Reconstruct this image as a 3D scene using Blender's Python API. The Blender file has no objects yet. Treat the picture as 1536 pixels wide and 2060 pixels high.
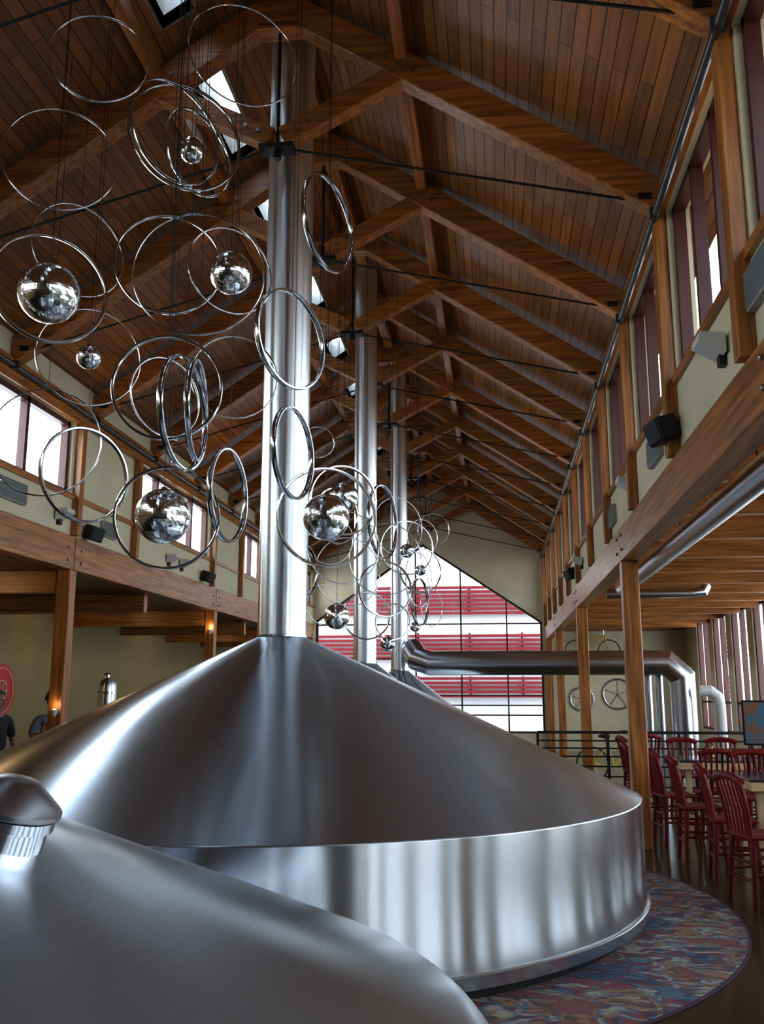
import bpy, math, random
from mathutils import Vector, Matrix
random.seed(7)
scene = bpy.context.scene
COL = scene.collection

# ------------------------------------------------------------------ helpers
class MB:
    def __init__(s): s.v=[]; s.f=[]; s.m=[]; s.sm=[]
    def add(s, vs, fs, mi=0, smooth=False):
        o=len(s.v); s.v+= [tuple(v) for v in vs]
        for f in fs:
            s.f.append(tuple(i+o for i in f)); s.m.append(mi); s.sm.append(smooth)
    def box(s, x0,x1,y0,y1,z0,z1, mi=0, M=None):
        vs=[Vector((x,y,z)) for x in (x0,x1) for y in (y0,y1) for z in (z0,z1)]
        if M is not None: vs=[M@v for v in vs]
        s.add(vs,[(0,1,3,2),(4,6,7,5),(0,4,5,1),(2,3,7,6),(0,2,6,4),(1,5,7,3)],mi)
    def beam(s,p0,p1,w,d,side=Vector((0,1,0)),mi=0):
        p0=Vector(p0);p1=Vector(p1);a=(p1-p0).normalized();side=Vector(side)
        side=(side-a*side.dot(a)).normalized();up=a.cross(side)
        vs=[]
        for p in (p0,p1):
            for i in (-1,1):
                for j in (-1,1): vs.append(p+side*i*w/2+up*j*d/2)
        s.add(vs,[(0,1,3,2),(4,6,7,5),(0,4,5,1),(2,3,7,6),(0,2,6,4),(1,5,7,3)],mi)
    def cyl(s,p0,p1,r0,r1=None,n=16,mi=0,caps=True,smooth=True):
        if r1 is None:r1=r0
        p0=Vector(p0);p1=Vector(p1);a=(p1-p0).normalized()
        t=Vector((1,0,0)) if abs(a.x)<.8 else Vector((0,1,0))
        u=a.cross(t).normalized();w=a.cross(u)
        vs=[]
        for p,r in ((p0,r0),(p1,r1)):
            for i in range(n):
                c=2*math.pi*i/n; vs.append(p+u*math.cos(c)*r+w*math.sin(c)*r)
        s.add(vs,[(i,(i+1)%n,n+(i+1)%n,n+i) for i in range(n)],mi,smooth)
        if caps:
            s.add(vs,[tuple(range(n)),tuple(range(2*n-1,n-1,-1))],mi,False)
    def tube(s,pts,r,n=12,mi=0,closed=False,caps=True):
        pts=[Vector(p) for p in pts];N=len(pts);rings=[];prev=None
        for i,p in enumerate(pts):
            if closed: d0=(p-pts[i-1]).normalized();d1=(pts[(i+1)%N]-p).normalized()
            else:
                d0=(p-pts[i-1]).normalized() if i>0 else (pts[1]-p).normalized()
                d1=(pts[i+1]-p).normalized() if i<N-1 else d0
            a=(d0+d1).normalized()
            if prev is None:
                t=Vector((0,0,1)) if abs(a.z)<.9 else Vector((0,1,0))
                u=a.cross(t).normalized()
            else: u=(prev-a*prev.dot(a)).normalized()
            prev=u;w=a.cross(u);k=1/max(.5,math.sqrt((1+d0.dot(d1))/2))
            bis=(d1-d0)
            ring=[]
            for j in range(n):
                c=2*math.pi*j/n
                off=u*math.cos(c)*r+w*math.sin(c)*r
                if bis.length>1e-5:
                    b=bis.normalized(); off=off+b*off.dot(b)*(k-1)
                ring.append(p+off)
            rings.append(ring)
        vs=[v for ring in rings for v in ring];fs=[]
        for i in range(N if closed else N-1):
            k=(i+1)%N
            for j in range(n): fs.append((i*n+j,i*n+(j+1)%n,k*n+(j+1)%n,k*n+j))
        s.add(vs,fs,mi,True)
        if caps and not closed:
            s.add(vs,[tuple(range(n-1,-1,-1)),tuple(range((N-1)*n,N*n))],mi,False)
    def lathe(s,prof,n=64,c=(0,0,0),mi=0,smooth=True,M=None):
        c=Vector(c);vs=[]
        for r,z in prof:
            for i in range(n):
                a=2*math.pi*i/n;v=Vector((r*math.cos(a),r*math.sin(a),z))
                if M is not None:v=M@v
                vs.append(c+v)
        fs=[]
        for k in range(len(prof)-1):
            for i in range(n): fs.append((k*n+i,k*n+(i+1)%n,(k+1)*n+(i+1)%n,(k+1)*n+i))
        s.add(vs,fs,mi,smooth)
    def sphere(s,c,r,n=16,m=10,mi=0,smooth=True,sc=(1,1,1)):
        c=Vector(c);vs=[];fs=[]
        for k in range(m+1):
            t=math.pi*k/m
            for i in range(n):
                a=2*math.pi*i/n
                vs.append(c+Vector((r*sc[0]*math.sin(t)*math.cos(a),r*sc[1]*math.sin(t)*math.sin(a),r*sc[2]*math.cos(t))))
        for k in range(m):
            for i in range(n): fs.append((k*n+i,(k+1)*n+i,(k+1)*n+(i+1)%n,k*n+(i+1)%n))
        s.add(vs,fs,mi,smooth)
    def obj(s,name,mats,loc=(0,0,0),parent=None,bevel=0,sharp=40):
        me=bpy.data.meshes.new(name);me.from_pydata(s.v,[],s.f)
        for m in (mats if isinstance(mats,(list,tuple)) else [mats]): me.materials.append(m)
        me.polygons.foreach_set("material_index",s.m)
        me.polygons.foreach_set("use_smooth",s.sm)
        import bmesh
        bm=bmesh.new();bm.from_mesh(me)
        bmesh.ops.remove_doubles(bm,verts=bm.verts,dist=1e-5)
        bmesh.ops.recalc_face_normals(bm,faces=bm.faces)
        bm.to_mesh(me);bm.free()
        if any(s.sm): me.set_sharp_from_angle(angle=math.radians(sharp))
        me.update()
        o=bpy.data.objects.new(name,me);o.location=loc;COL.objects.link(o)
        if parent: o.parent=parent
        if bevel:
            b=o.modifiers.new("bevel",'BEVEL');b.width=bevel;b.segments=2;b.limit_method='ANGLE'
        return o

def empty(name,loc=(0,0,0),rot=0):
    o=bpy.data.objects.new(name,None);o.location=loc;o.rotation_euler=(0,0,rot);o.empty_display_size=.2
    COL.objects.link(o);return o
def tag(o,label,cat,group=None,kind=None):
    o["label"]=label;o["category"]=cat
    if group:o["group"]=group
    if kind:o["kind"]=kind
    return o
def struct(o,label,cat="building structure"):
    o["kind"]="structure";o["label"]=label;o["category"]=cat;return o
def copy_thing(o,loc,rot=None):
    n=o.copy();n.location=loc
    if rot is not None:n.rotation_euler=(0,0,rot)
    COL.objects.link(n)
    def rec(src,dst):
        for k in list(src.children):
            c=k.copy();c.parent=dst;COL.objects.link(c);rec(k,c)
    rec(o,n)
    return n

# ------------------------------------------------------------------ materials
def newmat(name):
    m=bpy.data.materials.new(name);m.use_nodes=True
    return m,m.node_tree.nodes,m.node_tree.links,m.node_tree.nodes["Principled BSDF"]
def flat(name,col,rough=.5,metal=0,noise=.0,nscale=6,bump=0):
    m,N,L,b=newmat(name)
    b.inputs["Base Color"].default_value=(*col,1);b.inputs["Roughness"].default_value=rough;b.inputs["Metallic"].default_value=metal
    if noise or bump:
        tc=N.new("ShaderNodeTexCoord");n=N.new("ShaderNodeTexNoise");n.inputs["Scale"].default_value=nscale;n.inputs["Detail"].default_value=5
        L.new(tc.outputs["Object"],n.inputs["Vector"])
        r=N.new("ShaderNodeValToRGB")
        r.color_ramp.elements[0].position=.3;r.color_ramp.elements[1].position=.7
        r.color_ramp.elements[0].color=(*[c*(1-noise) for c in col],1)
        r.color_ramp.elements[1].color=(*[min(1,c*(1+noise)) for c in col],1)
        L.new(n.outputs["Fac"],r.inputs["Fac"]);L.new(r.outputs["Color"],b.inputs["Base Color"])
        if bump:
            bp=N.new("ShaderNodeBump");bp.inputs["Strength"].default_value=bump;bp.inputs["Distance"].default_value=.01
            L.new(n.outputs["Fac"],bp.inputs["Height"]);L.new(bp.outputs["Normal"],b.inputs["Normal"])
    return m
def wood(name,c1,c2,axis,rough=.36):
    m,N,L,b=newmat(name)
    tc=N.new("ShaderNodeTexCoord");oi=N.new("ShaderNodeObjectInfo")
    add=N.new("ShaderNodeVectorMath");add.operation='ADD'
    cx=N.new("ShaderNodeCombineXYZ")
    mu=N.new("ShaderNodeMath");mu.operation='MULTIPLY';mu.inputs[1].default_value=37
    L.new(oi.outputs["Random"],mu.inputs[0])
    for k in ("X","Y","Z"):L.new(mu.outputs[0],cx.inputs[k])
    L.new(tc.outputs["Object"],add.inputs[0]);L.new(cx.outputs[0],add.inputs[1])
    mp=N.new("ShaderNodeMapping");sc=[16,16,16];sc[axis]=.9;mp.inputs["Scale"].default_value=sc
    L.new(add.outputs[0],mp.inputs["Vector"])
    n=N.new("ShaderNodeTexNoise");n.inputs["Scale"].default_value=1.4;n.inputs["Detail"].default_value=7;n.inputs["Roughness"].default_value=.6
    L.new(mp.outputs[0],n.inputs["Vector"])
    r=N.new("ShaderNodeValToRGB");r.color_ramp.elements[0].position=.32;r.color_ramp.elements[1].position=.7
    r.color_ramp.elements[0].color=(*c1,1);r.color_ramp.elements[1].color=(*c2,1)
    L.new(n.outputs["Fac"],r.inputs["Fac"])
    L.new(r.outputs["Color"],b.inputs["Base Color"])
    b.inputs["Roughness"].default_value=rough
    bp=N.new("ShaderNodeBump");bp.inputs["Strength"].default_value=.12;bp.inputs["Distance"].default_value=.01
    L.new(n.outputs["Fac"],bp.inputs["Height"]);L.new(bp.outputs["Normal"],b.inputs["Normal"])
    return m
def planks(name,c1,c2,mortar,along='Y',w=.13,length=2.6,rough=.38):
    m,N,L,b=newmat(name)
    tc=N.new("ShaderNodeTexCoord");sp=N.new("ShaderNodeSeparateXYZ");cb=N.new("ShaderNodeCombineXYZ")
    L.new(tc.outputs["Object"],sp.inputs[0])
    if along=='Y': L.new(sp.outputs["Y"],cb.inputs["X"]);L.new(sp.outputs["X"],cb.inputs["Y"])
    else: L.new(sp.outputs["X"],cb.inputs["X"]);L.new(sp.outputs["Y"],cb.inputs["Y"])
    br=N.new("ShaderNodeTexBrick");br.inputs["Scale"].default_value=1
    br.inputs["Brick Width"].default_value=length;br.inputs["Row Height"].default_value=w
    br.inputs["Mortar Size"].default_value=.005;br.inputs["Mortar Smooth"].default_value=.3;br.offset=.37;br.offset_frequency=2
    br.inputs["Color1"].default_value=(*c1,1);br.inputs["Color2"].default_value=(*c2,1);br.inputs["Mortar"].default_value=(*mortar,1)
    L.new(cb.outputs[0],br.inputs["Vector"])
    mp=N.new("ShaderNodeMapping");mp.inputs["Scale"].default_value=(1.2,22,22);L.new(cb.outputs[0],mp.inputs["Vector"])
    n=N.new("ShaderNodeTexNoise");n.inputs["Scale"].default_value=1.2;n.inputs["Detail"].default_value=6;L.new(mp.outputs[0],n.inputs["Vector"])
    mr=N.new("ShaderNodeMapRange");mr.inputs["From Min"].default_value=.25;mr.inputs["From Max"].default_value=.75
    mr.inputs["To Min"].default_value=.65;mr.inputs["To Max"].default_value=1.3;L.new(n.outputs["Fac"],mr.inputs["Value"])
    mx=N.new("ShaderNodeMix");mx.data_type='RGBA';mx.blend_type='MULTIPLY';mx.inputs["Factor"].default_value=1
    L.new(br.outputs["Color"],mx.inputs["A"]);L.new(mr.outputs[0],mx.inputs["B"])
    L.new(mx.outputs["Result"],b.inputs["Base Color"]);b.inputs["Roughness"].default_value=rough
    bp=N.new("ShaderNodeBump");bp.inputs["Strength"].default_value=.5;bp.inputs["Distance"].default_value=.01;bp.invert=True
    L.new(br.outputs["Fac"],bp.inputs["Height"]);L.new(bp.outputs["Normal"],b.inputs["Normal"])
    return m
def steel(name,col,rough,aniso=.6,wave=0,rot=.25,freq=9):
    # circumferential brushing; gentle oil-canning of the sheet around the axis
    m,N,L,b=newmat(name)
    b.inputs["Metallic"].default_value=1
    b.inputs["Anisotropic"].default_value=aniso
    b.inputs["Anisotropic Rotation"].default_value=rot
    tg=N.new("ShaderNodeTangent");tg.direction_type='RADIAL';tg.axis='Z';L.new(tg.outputs[0],b.inputs["Tangent"])
    tc=N.new("ShaderNodeTexCoord");sp=N.new("ShaderNodeSeparateXYZ");L.new(tc.outputs["Object"],sp.inputs[0])
    cz=N.new("ShaderNodeMath");cz.operation='MULTIPLY';cz.inputs[1].default_value=160;L.new(sp.outputs["Z"],cz.inputs[0])
    n=N.new("ShaderNodeTexNoise");n.noise_dimensions='1D';n.inputs["Scale"].default_value=1;n.inputs["Detail"].default_value=2;L.new(cz.outputs[0],n.inputs["W"])
    r=N.new("ShaderNodeValToRGB");r.color_ramp.elements[0].position=.2;r.color_ramp.elements[1].position=.8
    r.color_ramp.elements[0].color=(*[c*.96 for c in col],1);r.color_ramp.elements[1].color=(*[c*1.04 for c in col],1)
    L.new(n.outputs["Fac"],r.inputs["Fac"]);L.new(r.outputs["Color"],b.inputs["Base Color"])
    b.inputs["Roughness"].default_value=rough
    if wave:
        # sampled on the unit circle so the sheet has no seam
        cb=N.new("ShaderNodeCombineXYZ");L.new(sp.outputs["X"],cb.inputs["X"]);L.new(sp.outputs["Y"],cb.inputs["Y"])
        nm=N.new("ShaderNodeVectorMath");nm.operation='NORMALIZE';L.new(cb.outputs[0],nm.inputs[0])
        n2=N.new("ShaderNodeTexNoise");n2.inputs["Scale"].default_value=freq;n2.inputs["Detail"].default_value=0;L.new(nm.outputs[0],n2.inputs["Vector"])
        bp=N.new("ShaderNodeBump");bp.inputs["Strength"].default_value=1;bp.inputs["Distance"].default_value=wave
        L.new(n2.outputs["Fac"],bp.inputs["Height"]);L.new(bp.outputs["Normal"],b.inputs["Normal"])
    return m
WD1=(.15,.052,.010);WD2=(.54,.215,.048)
wood_x=wood("timber_x",WD1,WD2,0);wood_y=wood("timber_y",WD1,WD2,1);wood_z=wood("timber_z",WD1,WD2,2)
deck=planks("roof_planks",(.32,.132,.034),(.19,.074,.020),(.028,.010,.004),w=.105)
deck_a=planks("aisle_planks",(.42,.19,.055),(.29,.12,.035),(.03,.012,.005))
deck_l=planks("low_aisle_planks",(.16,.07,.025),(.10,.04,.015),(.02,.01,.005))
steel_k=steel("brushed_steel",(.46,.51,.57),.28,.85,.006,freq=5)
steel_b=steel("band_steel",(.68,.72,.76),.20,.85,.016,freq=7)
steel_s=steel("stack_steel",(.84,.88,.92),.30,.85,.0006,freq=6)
steel_r=flat("rim_steel",(.6,.65,.70),.25,1)
steel_d=flat("duct_steel",(.6,.64,.68),.24,1)
lidm=flat("lid_steel",(.34,.33,.33),.32,1)
chrome=flat("polished_chrome",(.66,.69,.73),.12,1)
mirror=flat("mirror_tiles",(.82,.86,.86),.13,1,noise=.3,nscale=110)
black=flat("black_steel",(.012,.012,.014),.45,.3,noise=.3)
galv=flat("galvanised_bolts",(.4,.4,.42),.35,1)
darkpipe=flat("dark_galvanised_pipe",(.12,.13,.14),.28,.9,noise=.2)
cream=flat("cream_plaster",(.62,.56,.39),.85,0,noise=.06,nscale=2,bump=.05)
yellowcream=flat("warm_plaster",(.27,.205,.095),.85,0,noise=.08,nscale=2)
backm=flat("dark_panelling",(.06,.035,.02),.7,0,noise=.2,nscale=2)
redframe=flat("red_window_frame",(.06,.009,.007),.45,noise=.15)
white=flat("white_enamel",(.6,.6,.57),.45,noise=.05)
redpaint=flat("red_painted_wood",(.15,.004,.006),.5,noise=.2)
redpaint.node_tree.nodes["Principled BSDF"].inputs["Specular IOR Level"].default_value=.3
tabletop=flat("dark_tabletop",(.03,.04,.05),.12,noise=.3)
maple=flat("maple_wood",(.60,.44,.25),.4,noise=.2)
yellowp=flat("yellow_paint",(.65,.45,.05),.35,noise=.1)
rubber=flat("black_rubber",(.015,.015,.015),.7,noise=.2)
grille=flat("grey_louvre",(.30,.31,.30),.5,.1,noise=.1)
# floor
floorm,N,L,b=newmat("polished_concrete")
tc=N.new("ShaderNodeTexCoord");n=N.new("ShaderNodeTexNoise");n.inputs["Scale"].default_value=1.3;n.inputs["Detail"].default_value=8
L.new(tc.outputs["Object"],n.inputs["Vector"]);r=N.new("ShaderNodeValToRGB");r.color_ramp.elements[0].position=.3;r.color_ramp.elements[1].position=.75
r.color_ramp.elements[0].color=(.028,.026,.014,1);r.color_ramp.elements[1].color=(.085,.07,.038,1)
L.new(n.outputs["Fac"],r.inputs["Fac"]);L.new(r.outputs["Color"],b.inputs["Base Color"]);b.inputs["Roughness"].default_value=.16
# carpet
carpm,N,L,b=newmat("painterly_carpet")
tc=N.new("ShaderNodeTexCoord")
dist=N.new("ShaderNodeTexNoise");dist.inputs["Scale"].default_value=3.0;L.new(tc.outputs["Object"],dist.inputs["Vector"])
vm=N.new("ShaderNodeVectorMath");vm.operation='MULTIPLY_ADD';vm.inputs[1].default_value=(.35,.35,0)
L.new(dist.outputs["Color"],vm.inputs[0]);L.new(tc.outputs["Object"],vm.inputs[2])
mp=N.new("ShaderNodeMapping");mp.inputs["Scale"].default_value=(6,22,6);mp.inputs["Rotation"].default_value=(0,0,.5);L.new(vm.outputs[0],mp.inputs[0])
vo=N.new("ShaderNodeTexVoronoi");vo.inputs["Scale"].default_value=1.0;L.new(mp.outputs[0],vo.inputs["Vector"])
sp=N.new("ShaderNodeSeparateColor");L.new(vo.outputs["Color"],sp.inputs[0])
big=N.new("ShaderNodeTexNoise");big.inputs["Scale"].default_value=1.5;big.inputs["Detail"].default_value=5;L.new(vm.outputs[0],big.inputs["Vector"])
ad=N.new("ShaderNodeMath");ad.operation='MULTIPLY_ADD';ad.inputs[1].default_value=3.0;ad.inputs[2].default_value=-1.25;L.new(big.outputs["Fac"],ad.inputs[0])
ad2=N.new("ShaderNodeMath");ad2.operation='ADD';L.new(ad.outputs[0],ad2.inputs[0])
mu=N.new("ShaderNodeMath");mu.operation='MULTIPLY';mu.inputs[1].default_value=.48;L.new(sp.outputs[0],mu.inputs[0]);L.new(mu.outputs[0],ad2.inputs[1])
r=N.new("ShaderNodeValToRGB");cr=r.color_ramp;cr.interpolation='LINEAR'
cols=[(0,(.04,.065,.12)),(.12,(.10,.17,.25)),(.24,(.05,.05,.09)),(.34,(.26,.06,.05)),(.42,(.08,.11,.16)),(.52,(.40,.38,.30)),(.60,(.08,.14,.22)),(.72,(.36,.19,.07)),(.80,(.06,.07,.09)),(.9,(.22,.09,.09))]
cr.elements[0].color=(*cols[0][1],1);cr.elements[1].position=cols[1][0];cr.elements[1].color=(*cols[1][1],1)
for p,c in cols[2:]:
    e=cr.elements.new(p);e.color=(*c,1)
L.new(ad2.outputs[0],r.inputs["Fac"])
ln=N.new("ShaderNodeVectorMath");ln.operation='LENGTH';L.new(tc.outputs["Object"],ln.inputs[0])
gt=N.new("ShaderNodeMath");gt.operation='GREATER_THAN';gt.inputs[1].default_value=3.83;L.new(ln.outputs["Value"],gt.inputs[0])
mx=N.new("ShaderNodeMix");mx.data_type='RGBA';L.new(gt.outputs[0],mx.inputs["Factor"]);L.new(r.outputs["Color"],mx.inputs["A"]);mx.inputs["B"].default_value=(.06,.035,.06,1)
L.new(mx.outputs["Result"],b.inputs["Base Color"]);b.inputs["Roughness"].default_value=.95
fn=N.new("ShaderNodeTexNoise");fn.inputs["Scale"].default_value=120;L.new(tc.outputs["Object"],fn.inputs["Vector"])
bp=N.new("ShaderNodeBump");bp.inputs["Strength"].default_value=.6;bp.inputs["Distance"].default_value=.01;L.new(fn.outputs["Fac"],bp.inputs["Height"]);L.new(bp.outputs["Normal"],b.inputs["Normal"])
# glass
glass,N,L,b=newmat("window_glass")
out=[x for x in N if x.type=='OUTPUT_MATERIAL'][0]
tr=N.new("ShaderNodeBsdfTransparent");tr.inputs[0].default_value=(.93,.96,.97,1);gl=N.new("ShaderNodeBsdfGlossy");gl.inputs["Roughness"].default_value=.03
ms=N.new("ShaderNodeMixShader");lw_=N.new("ShaderNodeLayerWeight");lw_.inputs["Blend"].default_value=.5
pw=N.new("ShaderNodeMath");pw.operation='POWER';pw.inputs[1].default_value=5;L.new(lw_.outputs["Facing"],pw.inputs[0])
ma=N.new("ShaderNodeMath");ma.operation='MULTIPLY_ADD';ma.inputs[1].default_value=.8;ma.inputs[2].default_value=.05;L.new(pw.outputs[0],ma.inputs[0]);L.new(ma.outputs[0],ms.inputs[0])
L.new(tr.outputs[0],ms.inputs[1]);L.new(gl.outputs[0],ms.inputs[2]);L.new(ms.outputs[0],out.inputs["Surface"])
def emis(name,col,s):
    m,N,L,b=newmat(name);b.inputs["Emission Color"].default_value=(*col,1);b.inputs["Emission Strength"].default_value=s;b.inputs["Base Color"].default_value=(*col,1);return m
bulb=emis("warm_bulb",(1,.72,.42),10)

# ------------------------------------------------------------------ dimensions
XR=1.66; XL=-5.95; XC=-1.99; YB=-6.0; YE=29.6
AR=5.8; AL=-9.2
T0=7.9; SP=2.37
TY=[T0+SP*k for k in range(-5,10)]
def zd(x): return 8.80-.664*abs(x-XC)

# camera
cam=bpy.data.cameras.new("camera");co=bpy.data.objects.new("camera",cam);COL.objects.link(co)
co.location=(0,0,1.8);co.rotation_euler=(math.radians(90+11.0),0,math.radians(7.0))
cam.sensor_fit='VERTICAL';cam.sensor_height=36;cam.lens=1850/2060*36;cam.clip_end=300
scene.camera=co

# ------------------------------------------------------------------ shell
m=MB();m.box(AL-.3,AR+.3,YB-.3,YE+.3,-.2,0);struct(m.obj("floor",floorm),"polished dark concrete floor","floor")
m=MB();m.box(-60,60,YE+.3,90,-.3,-.02);m.box(AR+.3,60,-40,YE+.3,-.3,-.02);m.box(-60,AL-.3,-40,YE+.3,-.3,-.02)
struct(m.obj("trim_1",flat("pale_paving",(.6,.6,.58),.9,noise=.1)),"pale paving outside the hall","ground")

def slab(m,xa,xb,ya,yb,t=.15,mi=0):
    vs=[]
    for y in (ya,yb):
        vs+=[(xa,y,zd(xa)),(xb,y,zd(xb)),(xb,y,zd(xb)+t),(xa,y,zd(xa)+t)]
    m.add(vs,[(0,1,2,3),(7,6,5,4),(0,4,5,1),(1,5,6,2),(2,6,7,3),(3,7,4,0)],mi)
m=MB();slab(m,XC,XR+.5,YB-.3,YE+.3);struct(m.obj("ceiling",deck),"stained tongue-and-groove plank roof deck","ceiling")
m=MB()
SK0,SK1=-3.06,-2.76
slab(m,SK1,XC,YB-.3,YE+.3);slab(m,XL-.3,SK0,YB-.3,YE+.3)
sky=[(y+.35,y+2.0) for y in TY if y<27]
prev=YB-.3
for a,bb in sky:
    if a>prev: slab(m,SK0,SK1,prev,a)
    prev=bb
slab(m,SK0,SK1,prev,YE+.3)
struct(m.obj("ceiling",deck),"stained tongue-and-groove plank roof deck with skylights","ceiling")
WN=[0]
def wname():
    WN[0]+=1;return "window_%d"%WN[0]
for a,bb in sky:
    if a<3: continue
    m=MB()
    for (xa,xb,ya,yb) in ((SK0-.03,SK0,a,bb),(SK1,SK1+.03,a,bb),(SK0,SK1,a-.03,a),(SK0,SK1,bb,bb+.03)):
        slab(m,xa,xb,ya,yb,.45,0)
    vs=[(SK0,a,zd(SK0)+.42),(SK1,a,zd(SK1)+.42),(SK1,bb,zd(SK1)+.42),(SK0,bb,zd(SK0)+.42)]
    m.add(vs,[(0,1,2,3)],1)
    struct(m.obj(wname(),[white,glass]),"narrow white-curbed skylight between roof trusses","skylight")

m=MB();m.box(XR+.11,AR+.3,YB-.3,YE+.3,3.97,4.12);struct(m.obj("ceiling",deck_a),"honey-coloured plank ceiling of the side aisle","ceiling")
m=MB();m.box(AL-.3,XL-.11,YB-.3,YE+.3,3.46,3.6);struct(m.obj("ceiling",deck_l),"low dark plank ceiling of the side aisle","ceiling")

def upper_wall(name,x,windows,lo,sill,head,top):
    m=MB();xa,xb=x-.1,x+.1
    m.box(xa,xb,YB,YE,lo,sill)
    m.box(xa,xb,YB,YE,head,top)
    p=YB
    for a,b2 in windows:
        if a>p: m.box(xa,xb,p,a,sill,head)
        p=b2
    if p<YE: m.box(xa,xb,p,YE,sill,head)
    return m
rw=[(y+.1,y+SP-.1) for y in TY if y+SP<YE+.2]
lw=[(-5,-1.2),(.6,5.4),(7.3,12.0),(14.5,18.35),(20.9,24.8),(26.6,29.2)]
m=upper_wall("wall_right",XR+.04,rw,3.76,4.43,6.02,6.40);struct(m.obj("wall_right",cream),"cream plaster clerestory wall","wall")
m=upper_wall("wall_left",XL-.04,lw,3.93,4.50,5.56,6.18);struct(m.obj("wall_left",cream),"cream plaster clerestory wall","wall")
def side_window(x,y0,y1,z0,z1,n,rail=None,fm=redframe,dep=.08,f=.06):
    m=MB();xa,xb=x-dep/2,x+dep/2
    m.box(xa,xb,y0,y1,z0,z0+f);m.box(xa,xb,y0,y1,z1-f,z1)
    for i in range(n+1):
        y=y0+(y1-y0-f)*i/n; m.box(xa,xb,y,y+f,z0,z1)
    if rail: m.box(xa+.02,xb-.02,y0,y1,rail-.025,rail+.025)
    m.add([(x,y0,z0),(x,y1,z0),(x,y1,z1),(x,y0,z1)],[(0,1,2,3)],1)
    return m.obj(wname(),[fm,glass])
for a,b2 in rw:
    if b2>1: struct(side_window(XR+.04,a,b2,4.43,6.02,3,dep=.10),"dark red framed clerestory window with narrow panes","window")
for a,b2 in lw:
    if b2>1: struct(side_window(XL-.04,a,b2,4.50,5.56,4,f=.075,dep=.10),"dark red framed clerestory window band","window")
# aisle outer walls
m=MB();wy=[]
y=YB+.4
while y<YE-1.5: wy.append((y,y+1.5));y+=2.0
p=YB
m.box(AR,AR+.2,YB,YE,0,.75);m.box(AR,AR+.2,YB,YE,3.75,3.97)
for a,b2 in wy: m.box(AR,AR+.2,p,a,.75,3.75);p=b2
m.box(AR,AR+.2,p,YE,.75,3.75)
struct(m.obj("wall_right",cream),"cream outer wall of the aisle between tall windows","wall")
for a,b2 in wy: struct(side_window(AR+.1,a,b2,.75,3.75,2,1.5,dep=.12),"tall red framed aisle window","window")
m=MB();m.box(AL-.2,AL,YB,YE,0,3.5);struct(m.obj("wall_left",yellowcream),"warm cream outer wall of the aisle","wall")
# back wall
m=MB()
m.box(AL,AR,YB-.2,YB,0,3.97)
m.add([(XL,YB,3.97),(XR,YB,3.97),(XR,YB,6.4),(XC,YB,8.8),(XL,YB,6.17)],[(0,1,2,3,4)])
struct(m.obj("wall_back",backm),"dark wood panelled end wall","wall")
# end wall
outer=[(XL-.1,0),(XR+.1,0),(XR+.1,6.42),(XC,8.85),(XL-.1,6.2)]
inner=[(-5.80,.5),(1.46,.5),(1.46,3.95),(-2.30,6.50),(-5.80,4.05)]
m=MB();vs=[]
for y in (YE,YE+.25):
    vs+=[(x,y,z) for x,z in outer]+[(x,y,z) for x,z in inner]
fs=[]
for i in range(5):
    j=(i+1)%5
    fs+=[(i,j,5+j,5+i),(10+i,15+i,15+j,10+j),(5+i,5+j,15+j,15+i),(i,10+i,10+j,j)]
m.add(vs,fs)
m.box(XR+.1,AR,YE,YE+.25,0,3.97);m.box(AL,XL-.1,YE,YE+.25,0,3.5)
struct(m.obj("wall_end",cream),"cream gable end wall around a large window","wall")
# gable window
m=MB();yy=YE+.12
P=[Vector((x,yy,z)) for x,z in inner]
for i in range(5): m.beam(P[i],P[(i+1)%5],.14,.12)
def topz(x): return 3.95+(1.46-x)*(2.55/3.76) if x>-2.30 else 4.05+(x+5.8)*(2.45/3.5)
for x in (-4.0,-2.55,-1.10,.35): m.beam((x,yy,.5),(x,yy,topz(x)),.1,.045)
for z in (1.05,1.35,1.65,2.8,3.9): m.beam((-5.8,yy,z),(1.46,yy,z),.1,.04)
m.add([(x,yy,z) for x,z in inner],[(0,1,2,3,4)],1)
struct(m.obj(wname(),[redframe,glass]),"large gabled end window with dark red mullions","window")

m=MB();m.box(XR-.10,XR-.06,YB,YE,4.39,4.46);m.box(XR-.12,XR-.06,YB,YE,6.02,6.24);struct(m.obj("trim_2",wood_y),"timber sill and head trim along the clerestory","trim")
m=MB();m.box(XL+.06,XL+.10,YB,YE,4.45,4.52);m.box(XL+.06,XL+.12,YB,YE,5.56,5.85);struct(m.obj("trim_3",wood_y),"timber sill and head trim along the clerestory","trim")

def stud(x,y,z0,z1):
    m=MB();m.box(-.055,.055,-.065,.065,0,z1-z0);o=m.obj("clerestory_stud",wood_z,(x,y,z0),bevel=.008)
    tag(o,"stained timber stud between clerestory windows","timber post","clerestory timber studs")
for y in TY:
    if y>2: stud(XR-.115,y,3.77,6.02)
for y in (7.2,12.15,14.3,18.55,20.7,24.95,26.4): stud(XL+.115,y,3.94,5.56)

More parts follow.
